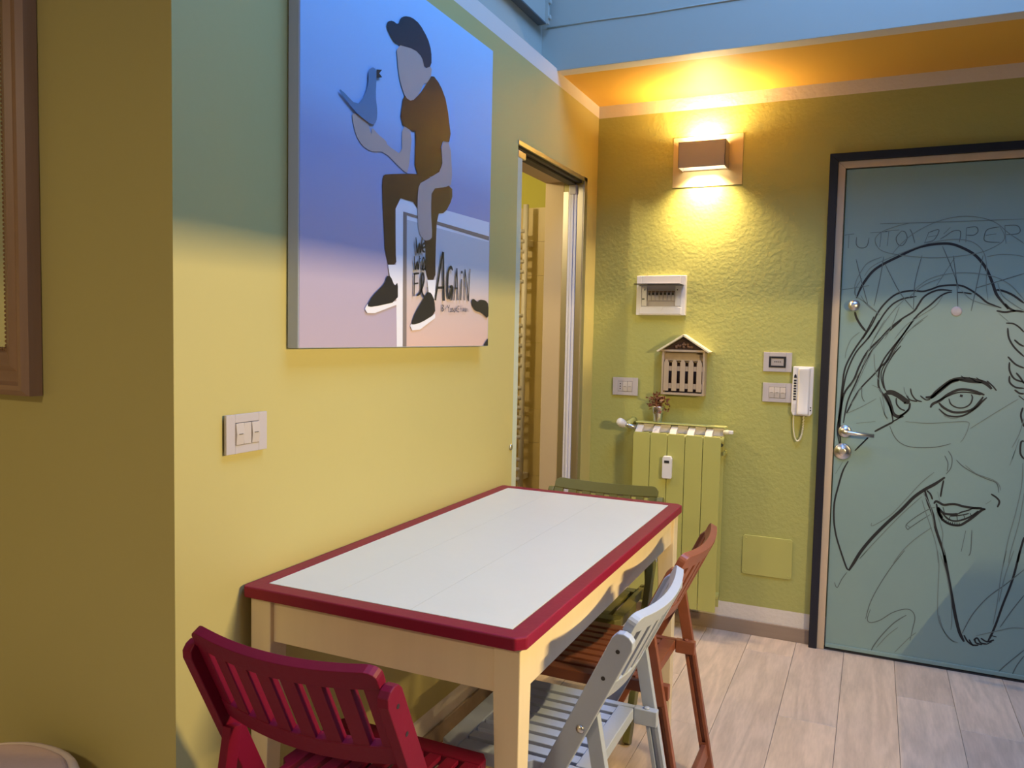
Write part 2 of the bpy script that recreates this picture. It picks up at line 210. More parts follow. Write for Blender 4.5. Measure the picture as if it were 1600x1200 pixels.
CANVAS_LETTERS=[[4.1,1988,1635,1997,1592,2008,1619,2014,1594,2023,1639],[3.5,2024,1608,2041,1614,2036,1623,2026,1616,2026,1601,2040,1598],[3.5,1980,1581,1987,1543,1997,1565,2003,1544,2010,1584],[3.5,2015,1567,2015,1545],[4.4,2014,1578,2015,1575],[3.2,2021,1547,2028,1550,2036,1575,2030,1580,2024,1565,2028,1546,2038,1548],[3.2,2038,1548,2044,1552,2052,1576,2047,1580,2041,1566,2044,1547,2051,1548],[5.4,1983,1532,1982,1465],[4.8,1979,1529,2009,1533],[4.4,1983,1501,2005,1504],[4.4,1997,1468,2017,1478,2036,1512,2032,1533,2023,1526,2025,1482,2040,1466,2052,1468],[3.8,2057,1496,2061,1472],[8.2,2105,1459,2146,1609],[9.5,2149,1609,2159,1460],[7.0,2119,1498,2158,1501],[5.4,2211,1558,2198,1567,2182,1548,2181,1485,2193,1471,2203,1492,2206,1505],[4.4,2192,1504,2212,1505,2205,1463],[5.4,2222,1464,2238,1565],[6.3,2238,1567,2249,1466],[4.4,2226,1503,2246,1504],[6.3,2271,1535,2268,1467],[11.4,2271,1561,2272,1553],[4.8,2294,1468,2294,1568],[5.4,2294,1568,2322,1466],[4.8,2322,1466,2328,1573],[1.9,2147,1447,2147,1428,2160,1433,2149,1437,2158,1444,2147,1447],[1.9,2163,1440,2168,1433],[1.9,2173,1443,2163,1425],[1.9,2179,1448,2188,1439,2195,1449],[1.9,2188,1439,2187,1426],[1.9,2199,1439,2200,1428,2207,1429,2207,1440],[1.9,2218,1440,2211,1437,2219,1432,2211,1428],[1.9,2222,1440,2223,1429,2230,1429,2230,1441],[1.9,2235,1447,2235,1430],[1.9,2245,1443,2236,1436,2246,1430],[1.9,2259,1447,2250,1446,2250,1430,2259,1430],[1.9,2250,1438,2258,1438],[1.9,2265,1450,2266,1429],[1.9,2276,1451,2276,1429],[1.6,2266,1439,2276,1439],[1.6,2281,1429,2286,1443,2292,1430],[1.6,2283,1434,2290,1435],[1.9,2297,1430,2297,1443,2304,1430,2305,1444],[1.6,2309,1430,2312,1442,2317,1431],[1.9,2324,1441,2324,1431]]
DSC = (.9941, 0, .9941, .008)   # the door leaf stands 22 mm in front of the plane the line work was measured on
HOOD_LIP = .001
def CANVAS_BG(grad): return grad('print ground', [(0, (.45, .37, .46)), (.30, (.40, .36, .52)), (.50, (.30, .36, .62)), (.62, (.33, .50, .82)), (1, (.38, .66, .98))], 1.317, 2.325)
# ------------------------------------------------------------------ room shell
XW, YB, YP = -1.262, 3.728, 1.15       # left wall plane, back wall plane, pier face
XR, YR, ZT = 1.28, -2.6, 4.2           # right wall, rear wall, top
OY0, OY1, OZ = 2.785, 3.54, 2.085      # doorway in the left wall
XI = XW-.193
bm = bmesh.new()
box(bm, (XI, YP, 0), (XW, OY0, 2.478)); box(bm, (XI, OY0, OZ), (XW, OY1, 2.478)); box(bm, (XI, OY1, 0), (XW, YB, 2.478))
struct(obj('wall_left', bm, 'wall_left'))
bx_ = bx('wall_upper_left', (XI-.1, YP, 2.478), (-1.335, YB, ZT), 'blue'); struct(bx_); bx_.name = 'wall_left.001'
struct(bx('wall_pier', (-3.2, YP, 0), (XI, YP+.2, ZT), 'wall_pier'))
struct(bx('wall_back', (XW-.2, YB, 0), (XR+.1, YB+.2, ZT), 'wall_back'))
struct(bx('wall_right', (XR, YR, 0), (XR+.15, YB, ZT), 'kitchenwall'))
struct(bx('wall_rear', (-3.2, YR-.15, 0), (XR, YR, ZT), 'wall_pier'))
struct(bx('wall_far_left', (-3.35, YR, 0), (-3.2, YP+.2, ZT), 'wall_pier'))
# pier return above the lower wall so that the pier runs up full height
struct(bx('wall_pier_upper', (XI, YP, 2.478), (-1.335, YP+.2, ZT), 'wall_pier'))
fl = struct(bx('floor', (-3.2, YR, -.06), (XR, YB, -.004), 'floor'))
# top ceiling with a rectangular skylight opening
bm = bmesh.new()
for lo, hi in (((-3.2, YR), (XR, .95)), ((-3.2, 3.05), (XR, YB)), ((-3.2, .95), (-.6, 3.05)), ((1.1, .95), (XR, 3.05))):
    box(bm, (*lo, ZT), (*hi, ZT+.12))
struct(obj('ceiling', bm, 'white'))
# low ceiling behind the beam, its front border painted cream
c2 = struct(bx('ceiling_low', (XW, 3.235, 2.47), (XR, YB, 2.60), 'ceiling'))
bx('painted_border', (XW, 3.168, 2.4695), (XR, 3.235, 2.60), 'band', c2)
# room over the camera and the kitchen: a mezzanine edge behind the photographer
struct(bx('ceiling_rear', (-3.2, YR, 2.62), (XR, .25, 2.75), 'white'))

# floor planks ----------------------------------------------------
def plank_mat(i):
    base = [(.62,.48,.365), (.57,.445,.345), (.65,.51,.395), (.60,.46,.345), (.56,.44,.35)][i]
    M_ = bpy.data.materials.new('wood look plank %s' % 'abcde'[i]); M_.use_nodes = True; nt = M_.node_tree; b = nt.nodes['Principled BSDF']
    tc = nt.nodes.new('ShaderNodeTexCoord'); oi = nt.nodes.new('ShaderNodeObjectInfo')
    mp = nt.nodes.new('ShaderNodeMapping'); mp.inputs['Scale'].default_value = (1, .13, 1)
    ad = nt.nodes.new('ShaderNodeVectorMath'); ad.operation = 'ADD'
    sc_ = nt.nodes.new('ShaderNodeVectorMath'); sc_.operation = 'SCALE'; sc_.inputs[0].default_value = (13, 7, 3)
    nt.links.new(oi.outputs['Random'], sc_.inputs['Scale']); nt.links.new(tc.outputs['Object'], mp.inputs[0])
    nt.links.new(mp.outputs[0], ad.inputs[0]); nt.links.new(sc_.outputs[0], ad.inputs[1])
    n = nt.nodes.new('ShaderNodeTexNoise'); n.inputs['Scale'].default_value = 9; n.inputs['Detail'].default_value = 2; nt.links.new(ad.outputs[0], n.inputs['Vector'])
    wv = nt.nodes.new('ShaderNodeMath'); wv.operation = 'MULTIPLY'; wv.inputs[1].default_value = 34; nt.links.new(n.outputs[0], wv.inputs[0])
    sn = nt.nodes.new('ShaderNodeMath'); sn.operation = 'SINE'; nt.links.new(wv.outputs[0], sn.inputs[0])
    n3 = nt.nodes.new('ShaderNodeTexNoise'); n3.inputs['Scale'].default_value = 120; n3.inputs['Detail'].default_value = 3; nt.links.new(ad.outputs[0], n3.inputs['Vector'])
    am = nt.nodes.new('ShaderNodeMath'); am.operation = 'MULTIPLY_ADD'; am.inputs[1].default_value = .22; nt.links.new(sn.outputs[0], am.inputs[0]); nt.links.new(n3.outputs[0], am.inputs[2])
    mx = nt.nodes.new('ShaderNodeMix'); mx.data_type = 'RGBA'; nt.links.new(am.outputs[0], mx.inputs[0])
    mx.inputs[6].default_value = (*[c*.77 for c in base], 1); mx.inputs[7].default_value = (*[c*1.12 for c in base], 1)
    nt.links.new(mx.outputs[2], b.inputs['Base Color']); b.inputs['Roughness'].default_value = .38
    return M_
PM = [plank_mat(i) for i in range(5)]
offs = {-4: 3.14, -3: 2.745, -2: 3.535, -1: 2.954, 0: 2.55, 1: 3.33, 2: 3.135}
GAP, PW, PL = .0016, .1985, 1.2
pmesh = {}
for k in range(-7, 8):
    x0 = -.060+.1985*k; x1 = x0+PW
    if x0 > XR: break
    x0 = max(x0, XW)+GAP/2; x1 = min(x1, XR)-GAP/2
    if x1-x0 < .01: continue
    o0 = offs.get(k-0, 2.2+.37*((k*7) % 5))
    y = o0-PL*8
    while y < YB:
        a, b_ = max(y, -.6)+GAP/2, min(y+PL, YB-.001)-GAP/2; y += PL
        if b_-a < .02: continue
        key = (round(x1-x0, 4), round(b_-a, 4), random.randrange(5))
        if key not in pmesh:
            bm = bmesh.new(); box(bm, (0, 0, -.006), (key[0], key[1], 0)); o = obj('plank', bm, PM[key[2]], fl); pmesh[key] = o.data
            md = o.modifiers.new('b', 'BEVEL'); md.width = .0008; md.segments = 1
        else:
            o = bpy.data.objects.new('plank', pmesh[key]); C.objects.link(o); o.parent = fl
        o.location = (x0, a, 0)
# outer floor beyond what the photograph shows
bx('plank_field', (-3.2, YR, -.004), (XR, -.6, -.0005), PM[1], fl); bx('plank_field', (-3.2, -.6, -.004), (XW, YP, -.0005), PM[1], fl)
# skirting tiles
bm = bmesh.new(); box(bm, (XW+.01, YB-.010, 0), (-.207, YB, .065)); struct(obj('baseboard_back', bm, 'skirt', bevel=.0015))
for nm, y0, y1 in (('baseboard_left', YP, OY0-.03),):
    struct(bx(nm, (XW, y0, 0), (XW+.010, y1, .065), 'skirt', bevel=.0015))

# steel beams -----------------------------------------------------
t = empty('steel_beam', (0, 3.165, 2.47), 0, 'light blue painted steel beam crossing over the entrance door', 'beam', 'painted steel beams')
bx('web', (-1.335, 0, 0), (XR, .004, .178), 'blue', t)
bx('upper_web', (-1.335, -.001, .178), (XR, .004, .42), 'blue', t)
bm = bmesh.new(); tube(bm, [(-1.31+.21*i, -.0005, .180+.002*math.sin(i*2.2)) for i in range(13)], .0035, 8); obj('weld_seam', bm, 'blue', t, smooth=True)
t = empty('steel_beam', (-1.335, 0, 2.655), 0, 'blue painted steel beam running along the top of the left wall, above the canvas', 'beam', 'painted steel beams')
bx('web', (.0, YP+.25, 0), (.032, 3.12, .30), 'blue', t, .002)
bx('lower_flange', (.0, YP+.25, -.006), (.036, 3.12, 0), 'alu', t).data.materials[0] = mat('dark flange steel', (.10, .11, .11), .6)  # flange coloured darker than the web
bx('end_plate', (.0, 3.12, -.005), (.046, 3.135, .30), 'blue', t, .002)
for z in (.022, .085, .15, .21):
    bm = bmesh.new(); lathe(bm, [(.011, 0), (.011, .007), (.007, .009)], 6, Matrix.Translation((.046, 3.128, z)) @ Matrix.Rotation(R(90), 4, 'Y')); obj('bolt', bm, 'blue', t)

# ------------------------------------------------------------------ doorway and bathroom beyond
d2 = empty('door_2', (0, 0, 0)); struct(d2)
def prof(name, lo, hi, mt, bev=.001): return bx(name, lo, hi, mt, d2, bev)
# far jamb : aluminium strip, door leaf edge with grooves, aluminium strip (the jamb runs the wall thickness)
prof('jamb_strip', (XW-.001, OY1-.004, 0), (XW+.004, OY1+.035, OZ+.015), 'alu')
prof('jamb_strip', (XW-.100, OY1-.006, 0), (XW-.073, OY1, OZ-.05), 'alu')
prof('jamb_strip', (XW-.030, OY1-.006, 0), (XW-.001, OY1, OZ-.02), 'alu')
for i in range(3):
    prof('leaf_edge', (XW-.072+.0137*i, OY1-.010-.004*(i == 1), 0), (XW-.072+.0137*i+.0125, OY1, OZ-.02), 'doorleaf', .002)
prof('leaf_cap', (XW-.066, OY1-.018, OZ-.065), (XW-.034, OY1-.010, OZ-.02), 'plate', .003)
prof('head_strip', (XW-.001, OY0-.002, OZ-.005), (XW+.004, OY1+.035, OZ+.012), 'alu')
prof('track', (XW-.075, OY0, OZ-.022), (XW-.035, OY1-.01, OZ+.002), 'dark')
prof('track_lip', (XW-.030, OY0, OZ-.014), (XW-.012, OY1, OZ-.001), 'dark')
prof('head_lining', (XI, OY0, OZ-.004), (XW-.078, OY1, OZ+.001), 'greige')
prof('track_end', (XW-.038, OY0+.001, OZ-.05), (XW+.001, OY0+.075, OZ-.024), 'alu', .003)
prof('jamb_lining', (XI, OY1-.002, 0), (XW-.100, OY1+.002, OZ-.003), 'greige')
prof('near_jamb', (XW-.040, OY0+.001, 0), (XW-.001, OY0+.045, OZ-.022), 'doorleaf', .002).data.materials[0] = mat('pale green door edge', (.50, .56, .44), .35)
bm = bmesh.new(); lathe(bm, [(.009, 0), (.012, .002), (.012, .005), (.006, .006)], 18, Matrix.Translation((XW, OY0-.016, .925)) @ Matrix.Rotation(R(90), 4, 'Y')); obj('lock_pin', bm, 'chrome', d2, smooth=True)
# bathroom room
BX0, BY1 = -3.0, 4.12
w1 = struct(bx('wall_bathroom_end', (BX0, BY1, 0), (XI, BY1+.1, 2.5), 'bathgreen'))
struct(bx('wall_bathroom_side', (BX0-.1, YP+.2, 0), (BX0, BY1+.1, 2.5), 'bathgreen'))
struct(bx('wall_bathroom_return', (XI-.0, YB, 0), (XI+.1, BY1, 2.5), 'greige'))
struct(bx('ceiling_bathroom', (BX0, YP+.2, 2.478), (XI, BY1, 2.55), 'white'))
struct(bx('floor_bathroom', (BX0, YP+.2, -.06), (XW-.002, BY1, -.0045), 'skirt'))
tm = None
for j in range(11):
    for i in range(7):
        xx = XI-.006-.2*(i+1)
        if tm is None:
            bm = bmesh.new(); box(bm, (0, 0, 0), (.197, .008, .187)); o = obj('tile', bm, 'tile', w1); tm = o.data
        else: o = bpy.data.objects.new('tile', tm); C.objects.link(o); o.parent = w1
        o.location = (xx, BY1-.008, .188*j)
tw = empty('towel_radiator', (-1.985, BY1-.105, .35), 0, 'white ladder towel radiator on the bathroom end wall, seen through the doorway', 'radiator')
for x in (-.22, .22):
    bm = bmesh.new(); tube(bm, [(x, 0, 0), (x, 0, 1.72)], .016, 10); obj('upright', bm, 'radwhite', tw, smooth=True)
rm = None
for zz in [z_ for g_ in (0.04, .44, .84, 1.30) for z_ in [g_+.055*i for i in range(6)]]:
    if zz > 1.7: continue
    if rm is None:
        bm = bmesh.new(); tube(bm, [(-.22, -.012, 0), (0, -.03, 0), (.22, -.012, 0)], .011, 10); o = obj('rung', bm, 'radwhite', tw, smooth=True); rm = o.data
    else: o = bpy.data.objects.new('rung', rm); C.objects.link(o); o.parent = tw
    o.location = (0, 0, zz)
for z in (.2, 1.5): bx('bracket', (.2, 0, z), (.23, .09, z+.03), 'radwhite', tw)

# ------------------------------------------------------------------ entrance door
dr = empty('door_1', (0, 0, 0)); struct(dr)
DX0, DX1, DZ = -.206, .84, 2.158
def frame(name, x0, x1, z1, wd, y0, y1, mt, bev=.002):
    bm = bmesh.new()
    prism(bm, [(x0, 0), (x0+wd, 0), (x0+wd, z1-wd), (x0, z1)], 1, y0, y1)
    prism(bm, [(x1-wd, 0), (x1, 0), (x1, z1), (x1-wd, z1-wd)], 1, y0, y1)
    prism(bm, [(x0, z1), (x0+wd, z1-wd), (x1-wd, z1-wd), (x1, z1)], 1, y0, y1)
    return obj(name, bm, mt, dr, bev)
frame('outer_frame', DX0, DX1, DZ, .034, YB-.045, YB, 'black')
frame('inner_frame', DX0+.034, DX1-.034, DZ-.034, .030, YB-.036, YB, 'cream')
DF = 3.700
LX0, LX1, LZ = DX0+.068, DX1-.068, DZ-.068
bx('leaf', (LX0, DF, .012), (LX1, YB, LZ), 'teal', dr, .003)
bx('bottom_strip', (LX0, DF-.006, .012), (LX1, DF, .030), 'teal', dr, .002)
bx('threshold', (DX0+.034, YB-.03, -.003), (DX1-.034, YB, .008), 'dark', dr)
def ribbon(bm, pts, wd, plane, off, axis):
    """smooth flat ribbon through 2-D points; axis = normal axis (0: points are y,z ; 1: points are x,z)"""
    P = [Vector(p) for p in pts]
    if len(P) > 2:
        Q = []
        for i in range(len(P)-1):
            p0, p1, p2, p3 = P[max(i-1, 0)], P[i], P[i+1], P[min(i+2, len(P)-1)]
            for k in range(5):
                s = k/5; Q.append(.5*((2*p1)+(-p0+p2)*s+(2*p0-5*p1+4*p2-p3)*s*s+(-p0+3*p1-3*p2+p3)*s**3))
        Q.append(P[-1]); P = Q
    L, n = [], len(P)
    for i in range(n):
        t_ = P[min(i+1, n-1)]-P[max(i-1, 0)]
        if t_.length < 1e-6: t_ = Vector((1, 0))
        t_.normalize(); nn = Vector((-t_.y, t_.x)); h = wd/2*(.55+.45*min(1, min(i, n-1-i)/max(1, n*.12)))
        L.append([(P[i]+nn*h), (P[i]-nn*h)])
    def V(p): return (off, p.x, p.y) if axis == 0 else (p.x, off, p.y)
    vv = [[bm.verts.new(V(a)), bm.verts.new(V(b))] for a, b in L]
    for a, b in zip(vv, vv[1:]): bm.faces.new((a[0], a[1], b[1], b[0]))
for sh, mt, nm in ((0, 'ink', 'ink_drawing'), (1, 'ink2', 'pencil_drawing'), (2, 'ink3', 'faint_drawing')):
    bm = bmesh.new()
    for s_ in DOOR_STROKES:
        if s_[1] != sh: continue
        pts = [(s_[i]/1000*DSC[0]+DSC[1], s_[i+1]/1000*DSC[2]+DSC[3]) for i in range(2, len(s_), 2)]
        keep = [p for p in pts if p[0] > LX0+.003]
        pts = keep if len(keep) > 1 else [(max(LX0+.003, p[0]), p[1]) for p in pts]
        ribbon(bm, pts, s_[0]/1000*(1.35 if sh == 0 else 1.0), 0, DF-.0006-.0002*sh, 1)
    obj(nm, bm, mt, dr, flat=(0, -1, 0))
RX = Matrix.Rotation(R(90), 4, 'X')
def lathe_y(name, x, z, profile, mt, parent, y=None, seg=28):
    bm = bmesh.new(); lathe(bm, profile, seg, Matrix.Translation((x, DF if y is None else y, z)) @ RX); return obj(name, bm, mt, parent, smooth=True)
lathe_y('knob', -.083, 1.512, [(.010, 0), (.010, .012), (.020, .016), (.0245, .026), (.022, .038), (.012, .045), (.001, .047)], 'chrome', dr)
lathe_y('peephole', .300, 1.491, [(.020, 0), (.020, .002), (.016, .004), (.001, .005)], 'plate', dr)
hp = lathe_y('handle_rose', -.098, .972, [(.027, 0), (.027, .006), (.022, .009), (.012, .010), (.011, .016), (.001, .0165)], 'chrome', dr)
bm = bmesh.new(); tube(bm, [(-.098, DF-.012, .972), (-.098, DF-.040, .972), (-.094, DF-.050, .972), (-.080, DF-.053, .971), (.018, DF-.052, .964)], [.010, .010, .010, .0095, .0085], 12); obj('handle_lever', bm, 'chrome', dr, smooth=True)
ls = lathe_y('lock_rose', -.103, .884, [(.036, 0), (.036, .006), (.031, .010), (.020, .011), (.018, .017), (.011, .0185), (.001, .019)], 'chrome', dr)

# ------------------------------------------------------------------ wall sconce
sn = empty('wall_sconce', (SCX, YB, 2.187), 0, 'lit box shaped wall sconce with grey metal body above the fuse box', 'wall lamp')
bx('mounting_plate', (-.150, -.004, -.128), (.166, 0, .100), mat('pale plaster square', (.62, .50, .28), .6), sn)
bm = bmesh.new()
W_, H_, D_, T_ = .105, .058, .10, .004
box(bm, (-W_, -D_, -H_), (W_, -D_+T_, H_)); box(bm, (-W_, -D_, -H_), (-W_+T_, -.004, H_)); box(bm, (W_-T_, -D_, -H_), (W_, -.004, H_))
obj('shade', bm, mat('grey metal shade', (.42, .36, .32), .45), sn, .001)
bx('backing', (-W_, -.010, -H_+.004), (W_, -.004, H_-.004), 'plate', sn)
bx('lamp_glass', (-W_+.02, -D_+.02, -.030), (W_-.02, -.02, .030), 'bulbglass', sn, .004)
bx('glass_rim', (-W_+.004, -D_+.004, -.055), (W_-.004, -D_+.010, -.046), 'plastic', sn)

# ------------------------------------------------------------------ electrical plates
def plate_frame(bm, w_, h_, iw, ih, y0, y1):
    for lo, hi in (((-w_, -h_), (-iw, h_)), ((iw, -h_), (w_, h_)), ((-iw, -h_), (iw, -ih)), ((-iw, ih), (iw, h_))): box(bm, (lo[0], y0, lo[1]), (hi[0], y1, hi[1]))
def switch(loc, rz, label, kinds, mt='plate', rocker_mt='rocker', cat='switch', w_=.0625, h_=.043):
    t = empty('light_switch' if cat == 'switch' else cat, loc, rz, label, cat, 'light switch plates on the walls')
    bx('wall_box', (-w_+.006, -.004, -h_+.006), (w_-.006, 0, h_-.006), 'dark', t)
    bm = bmesh.new(); plate_frame(bm, w_, h_, .036, .0245, -.011, -.004); obj('cover_plate', bm, mt, t, .0012)
    for i, kd in enumerate(kinds):
        x = -.036+.024*i
        if kd == 'r':
            bm = bmesh.new(); prism(bm, [(-.006, -.0235), (-.013, -.0235), (-.0155, 0), (-.013, .0235), (-.006, .0235)], 0, x+.0006, x+.0234)
            q = obj('rocker', bm, rocker_mt, t, .0006)
            bm = bmesh.new(); box(bm, (x+.006, -.0162, -.0007), (x+.018, -.0148, .0007)); obj('mark', bm, 'dark', q)
        elif kd == 'b': bx('blank_module', (x+.0006, -.0125, -.0235), (x+.0234, -.006, .0235), rocker_mt, t, .0006)
        elif kd == 's':
            q = bx('socket_module', (x+.0006, -.0118, -.0235), (x+.0234, -.006, .0235), 'plate', t, .0006)
            for z in (-.012, 0, .012):
                bm = bmesh.new(); lathe(bm, [(.0028, 0), (.0028, .0006)], 10, Matrix.Translation((x+.012, -.0118, z)) @ RX); obj('hole', bm, 'dark', q)
    return t
switch((XW, 1.342, 1.131), R(90), 'pale pinkish light switch plate with three modules on the long left wall below the canvas', 'rbr')
switch((-1.089, YB, 1.120), 0, 'pale switch plate with socket, left of the wooden house-shaped box', 'srr')
switch((-.385, YB, 1.124), 0, 'grey three-rocker switch plate left of the intercom, under the thermostat', 'rrr')
t = empty('thermostat', (-.389, YB, 1.261), 0, 'grey wall thermostat with black framed display above a switch plate', 'thermostat')
bm = bmesh.new(); plate_frame(bm, .0605, .0435, .036, .0245, -.011, 0); obj('cover_plate', bm, 'plate', t, .0012)
bm = bmesh.new(); plate_frame(bm, .036, .0245, .027, .016, -.014, -.002); obj('bezel', bm, 'black', t, .001)
q = bx('display', (-.027, -.011, -.016), (.027, -.004, .016), 'screen', t)
for i in range(4): bx('display_digit', (-.014+.008*i, -.0116, -.001), (-.009+.008*i, -.0108, .003), 'dark', q)

# ------------------------------------------------------------------ intercom
t = empty('intercom_handset', (-.278, YB, 1.136), 0, 'white wall intercom handset with a row of black keys and looping cord, beside the door', 'intercom')
bm = bmesh.new(); prism(bm, [(-.044, -.092), (-.036, -.109), (.034, -.109), (.044, -.098), (.044, .109), (-.042, .109)], 1, -.028, 0); obj('base_unit', bm, 'plastic', t, .004)
bm = bmesh.new()
n = 14
rows = []
for i in range(n+1):
    z = -.103+.206*i/n; f = i/n
    dep = -.044-.010*(abs(2*f-1)**2)
    rr = [(-.020, -.026), (-.018, dep+.004), (-.010, dep), (.020, dep), (.030, dep+.004), (.032, -.026)]
    rows.append([bm.verts.new((x, y, z)) for x, y in rr])
for a, b_ in zip(rows, rows[1:]):
    for k in range(6): bm.faces.new((a[k], a[(k+1) % 6], b_[(k+1) % 6], b_[k]))
bm.faces.new(rows[0]); bm.faces.new(rows[-1][::-1])
obj('receiver', bm, 'plastic', t, .005, smooth=True)
for i in range(9):
    z = .058-.0118*i-(0 if i else -.006)
    if i == 0:
        bm = bmesh.new(); prism(bm, [(-.037, z-.006), (-.025, z-.006), (-.027, z+.006), (-.031, z+.011), (-.035, z+.006)], 1, -.0305, -.027); obj('door_key', bm, 'black', t)
    else: bx('key', (-.0365, -.0305, z-.0038), (-.0255, -.027, z+.0038), 'black', t, .001)
for i in range(6): bx('speaker_slot', (-.040, -.0287, -.060-.006*i), (-.024, -.027, -.0585-.006*i), 'plate', t)
for z in (-.071, -.083):
    bm = bmesh.new(); lathe(bm, [(.003, 0), (.003, .001)], 10, Matrix.Translation((.037, -.028, z)) @ RX); obj('button', bm, 'dark', t)
bm = bmesh.new()
pth = []
for i in range(181):
    f = i/180; a_ = math.pi*f
    x = -.033+.042*(1-math.cos(a_))/2*1.0; zc = -.108-.115*math.sin(a_)**.75
    k = f*2*math.pi*34*(1 if f > .45 else 0)
    rr = .0032 if f > .45 else 0
    pth.append((x+rr*math.cos(k)*.6, -.015+rr*math.sin(k), zc))
tube(bm, pth, .0030, 6); obj('cord', bm, 'cord', t, smooth=True)

# ------------------------------------------------------------------ fuse box
t = empty('fuse_box', (-.924, YB, 1.558), 0, 'white wall fuse box with open smoked lid and a row of breakers', 'fuse box')
W_, H_ = .117, .093
bm = bmesh.new(); plate_frame(bm, W_, H_, .093, .052, -.030, 0); obj('housing', bm, 'plastic', t, .002)
bx('back_panel', (-.095, -.016, -.054), (.095, -.004, .054), 'plate', t)
bx('front_lip', (-.100, -.034, -.088), (.100, -.030, -.056), 'plastic', t, .002)
bm = bmesh.new(); prism(bm, [(-.014, -.054), (-.010, -.066), (0, -.072), (.010, -.066), (.014, -.054)], 1, -.036, -.034); obj('latch', bm, 'plastic', t)
bx('side_panel', (-.093, -.026, -.050), (-.068, -.016, .050), 'plastic', t, .001); bx('side_panel', (.068, -.026, -.050), (.093, -.016, .050), 'plastic', t, .001)
for i, (z, w_) in enumerate(((-.020, .012),)): bx('printed_label', (-.090, -.0265, z), (-.090+w_, -.026, z+.006), 'ink2', t)
for i in range(7):
    x = -.064+.0188*i
    q = bx('breaker', (x, -.024, -.024), (x+.0175, -.016, .024), 'plate', t, .0008)
    bx('toggle', (x+.004, -.031, .001), (x+.0135, -.024, .013), 'dark', q, .001)
    bx('breaker_band', (x+.001, -.0245, .014), (x+.0165, -.024, .020), 'cutwood', q)
for x in (-.078, .078):
    bm = bmesh.new(); lathe(bm, [(.003, 0), (.003, .0008)], 10, Matrix.Translation((x, -.026, .026)) @ RX); obj('screw', bm, 'dark', t)
bx('lid', (-.108, -.118, .046), (.108, -.030, .050), 'smoke', t, .002)
bx('hinge', (-.100, -.036, .044), (.100, -.030, .052), 'plate', t)

# ------------------------------------------------------------------ house shaped wooden box
t = empty('key_cabinet', (-.802, YB, 1.094), 0, 'small wooden house-shaped box with a picket fence front, under the fuse box', 'key box')
W_, H_, D_ = .100, .205, .055
bx('back_board', (-W_+.006, -.008, .004), (W_-.006, -.001, H_), 'natural', t)
bx('side_board', (-W_, -D_, 0), (-W_+.010, -.001, H_), 'natural', t, .001); bx('side_board', (W_-.010, -D_, 0), (W_, -.001, H_), 'natural', t, .001)
bx('base_board', (-W_+.010, -D_-.002, 0), (W_-.010, -.001, .011), 'natural', t, .001)
bx('inner_sheet_dark', (-W_+.011, -.012, .011), (W_-.011, -.008, .150), 'inside', t)  # thin upright dark sheet in front of the back board
bx('lintel_board', (-W_-.004, -D_-.004, H_-.004), (W_+.004, -.001, H_+.006), 'natural', t, .001)
bx('upper_board', (-W_+.010, -.030, .158), (W_-.010, -.012, .190), 'natural', t)
bm = bmesh.new(); prism(bm, [(-.092, H_+.006), (.092, H_+.006), (0, H_+.062)], 1, -D_+.008, -.001); obj('gable', bm, 'inside', t)
g_ = bm = bmesh.new()
for i in range(16):
    a_ = random.uniform(0, 6.28); x = random.uniform(-.042, .042); z = H_+.014+random.uniform(0, .026)*(1-abs(x)/.06)
    lathe(bm, [(.001, -.006), (.0075, -.002), (.0055, .004), (.001, .007)], 7, Matrix.Translation((x, -D_+.004, z)) @ Matrix.Rotation(a_, 4, 'Y') @ Matrix.Rotation(a_*1.7, 4, 'X'))
obj('carved_ornament', bm, 'cutwood', t, smooth=True)
ang = math.atan2(.075, .118)
for s_ in (-1, 1):
    bm = bmesh.new(); L_ = .146
    mm = Matrix.Translation((0, 0, H_+.078)) @ Matrix.Rotation(s_*ang, 4, 'Y')
    box(bm, (0 if s_ > 0 else -L_, -D_-.018, -.008), (L_ if s_ > 0 else 0, -.001, 0), mm); obj('roof_board', bm, 'roofwood', t, .001)
bx('fence_rail', (-W_+.010, -D_-.000, .112), (W_-.010, -D_+.006, .134), 'natural', t); bx('fence_rail', (-W_+.010, -D_-.000, .030), (W_-.010, -D_+.006, .054), 'natural', t)
for i in range(5):
    x = -.0765+.0382*i
    bm = bmesh.new(); prism(bm, [(x-.0115, .018), (x+.0115, .018), (x+.0115, .150), (x+.004, .164), (x-.004, .164), (x-.0115, .150)], 1, -D_-.006, -D_); obj('picket', bm, 'natural', t, .0008)

# ------------------------------------------------------------------ radiator
t = empty('radiator', (-.808, YB, 0), 0, 'five-section green painted radiator on the back wall under the house-shaped box', 'radiator')
for i in range(5):
    x = -.2+.0812*i
    bm = bmesh.new(); prism(bm, [(x, .115), (x+.0788, .115), (x+.0788, .908), (x+.0735, .918), (x+.0053, .918), (x, .908)], 1, -.128, -.118)
    q = obj('section_panel', bm, 'radiator', t, .002)
    bx('section_core', (x+.024, -.118, .13), (x+.055, -.045, .905), 'radwhite', q)
    bx('section_fin', (x+.006, -.108, .14), (x+.010, -.040, .90), 'radwhite', q)
    bx('section_back', (x, -.040, .115), (x+.0788, -.032, .945), 'radiator', q, .002)
    bm = bmesh.new(); prism(bm, [(-.098, .885), (-.118, .905), (-.098, .928), (-.060, .948), (-.034, .955), (-.034, .900)], 0, x+.002, x+.034); obj('section_head', bm, 'radwhite', q, .002)
    bx('section_top', (x+.030, -.060, .915), (x+.0788, -.040, .952), 'radwhite', q, .002)
    bx('section_gap_shade', (x+.034, -.090, .870), (x+.077, -.050, .915), 'dark', q)  # dark block standing in for the shade between section heads
bm = bmesh.new()
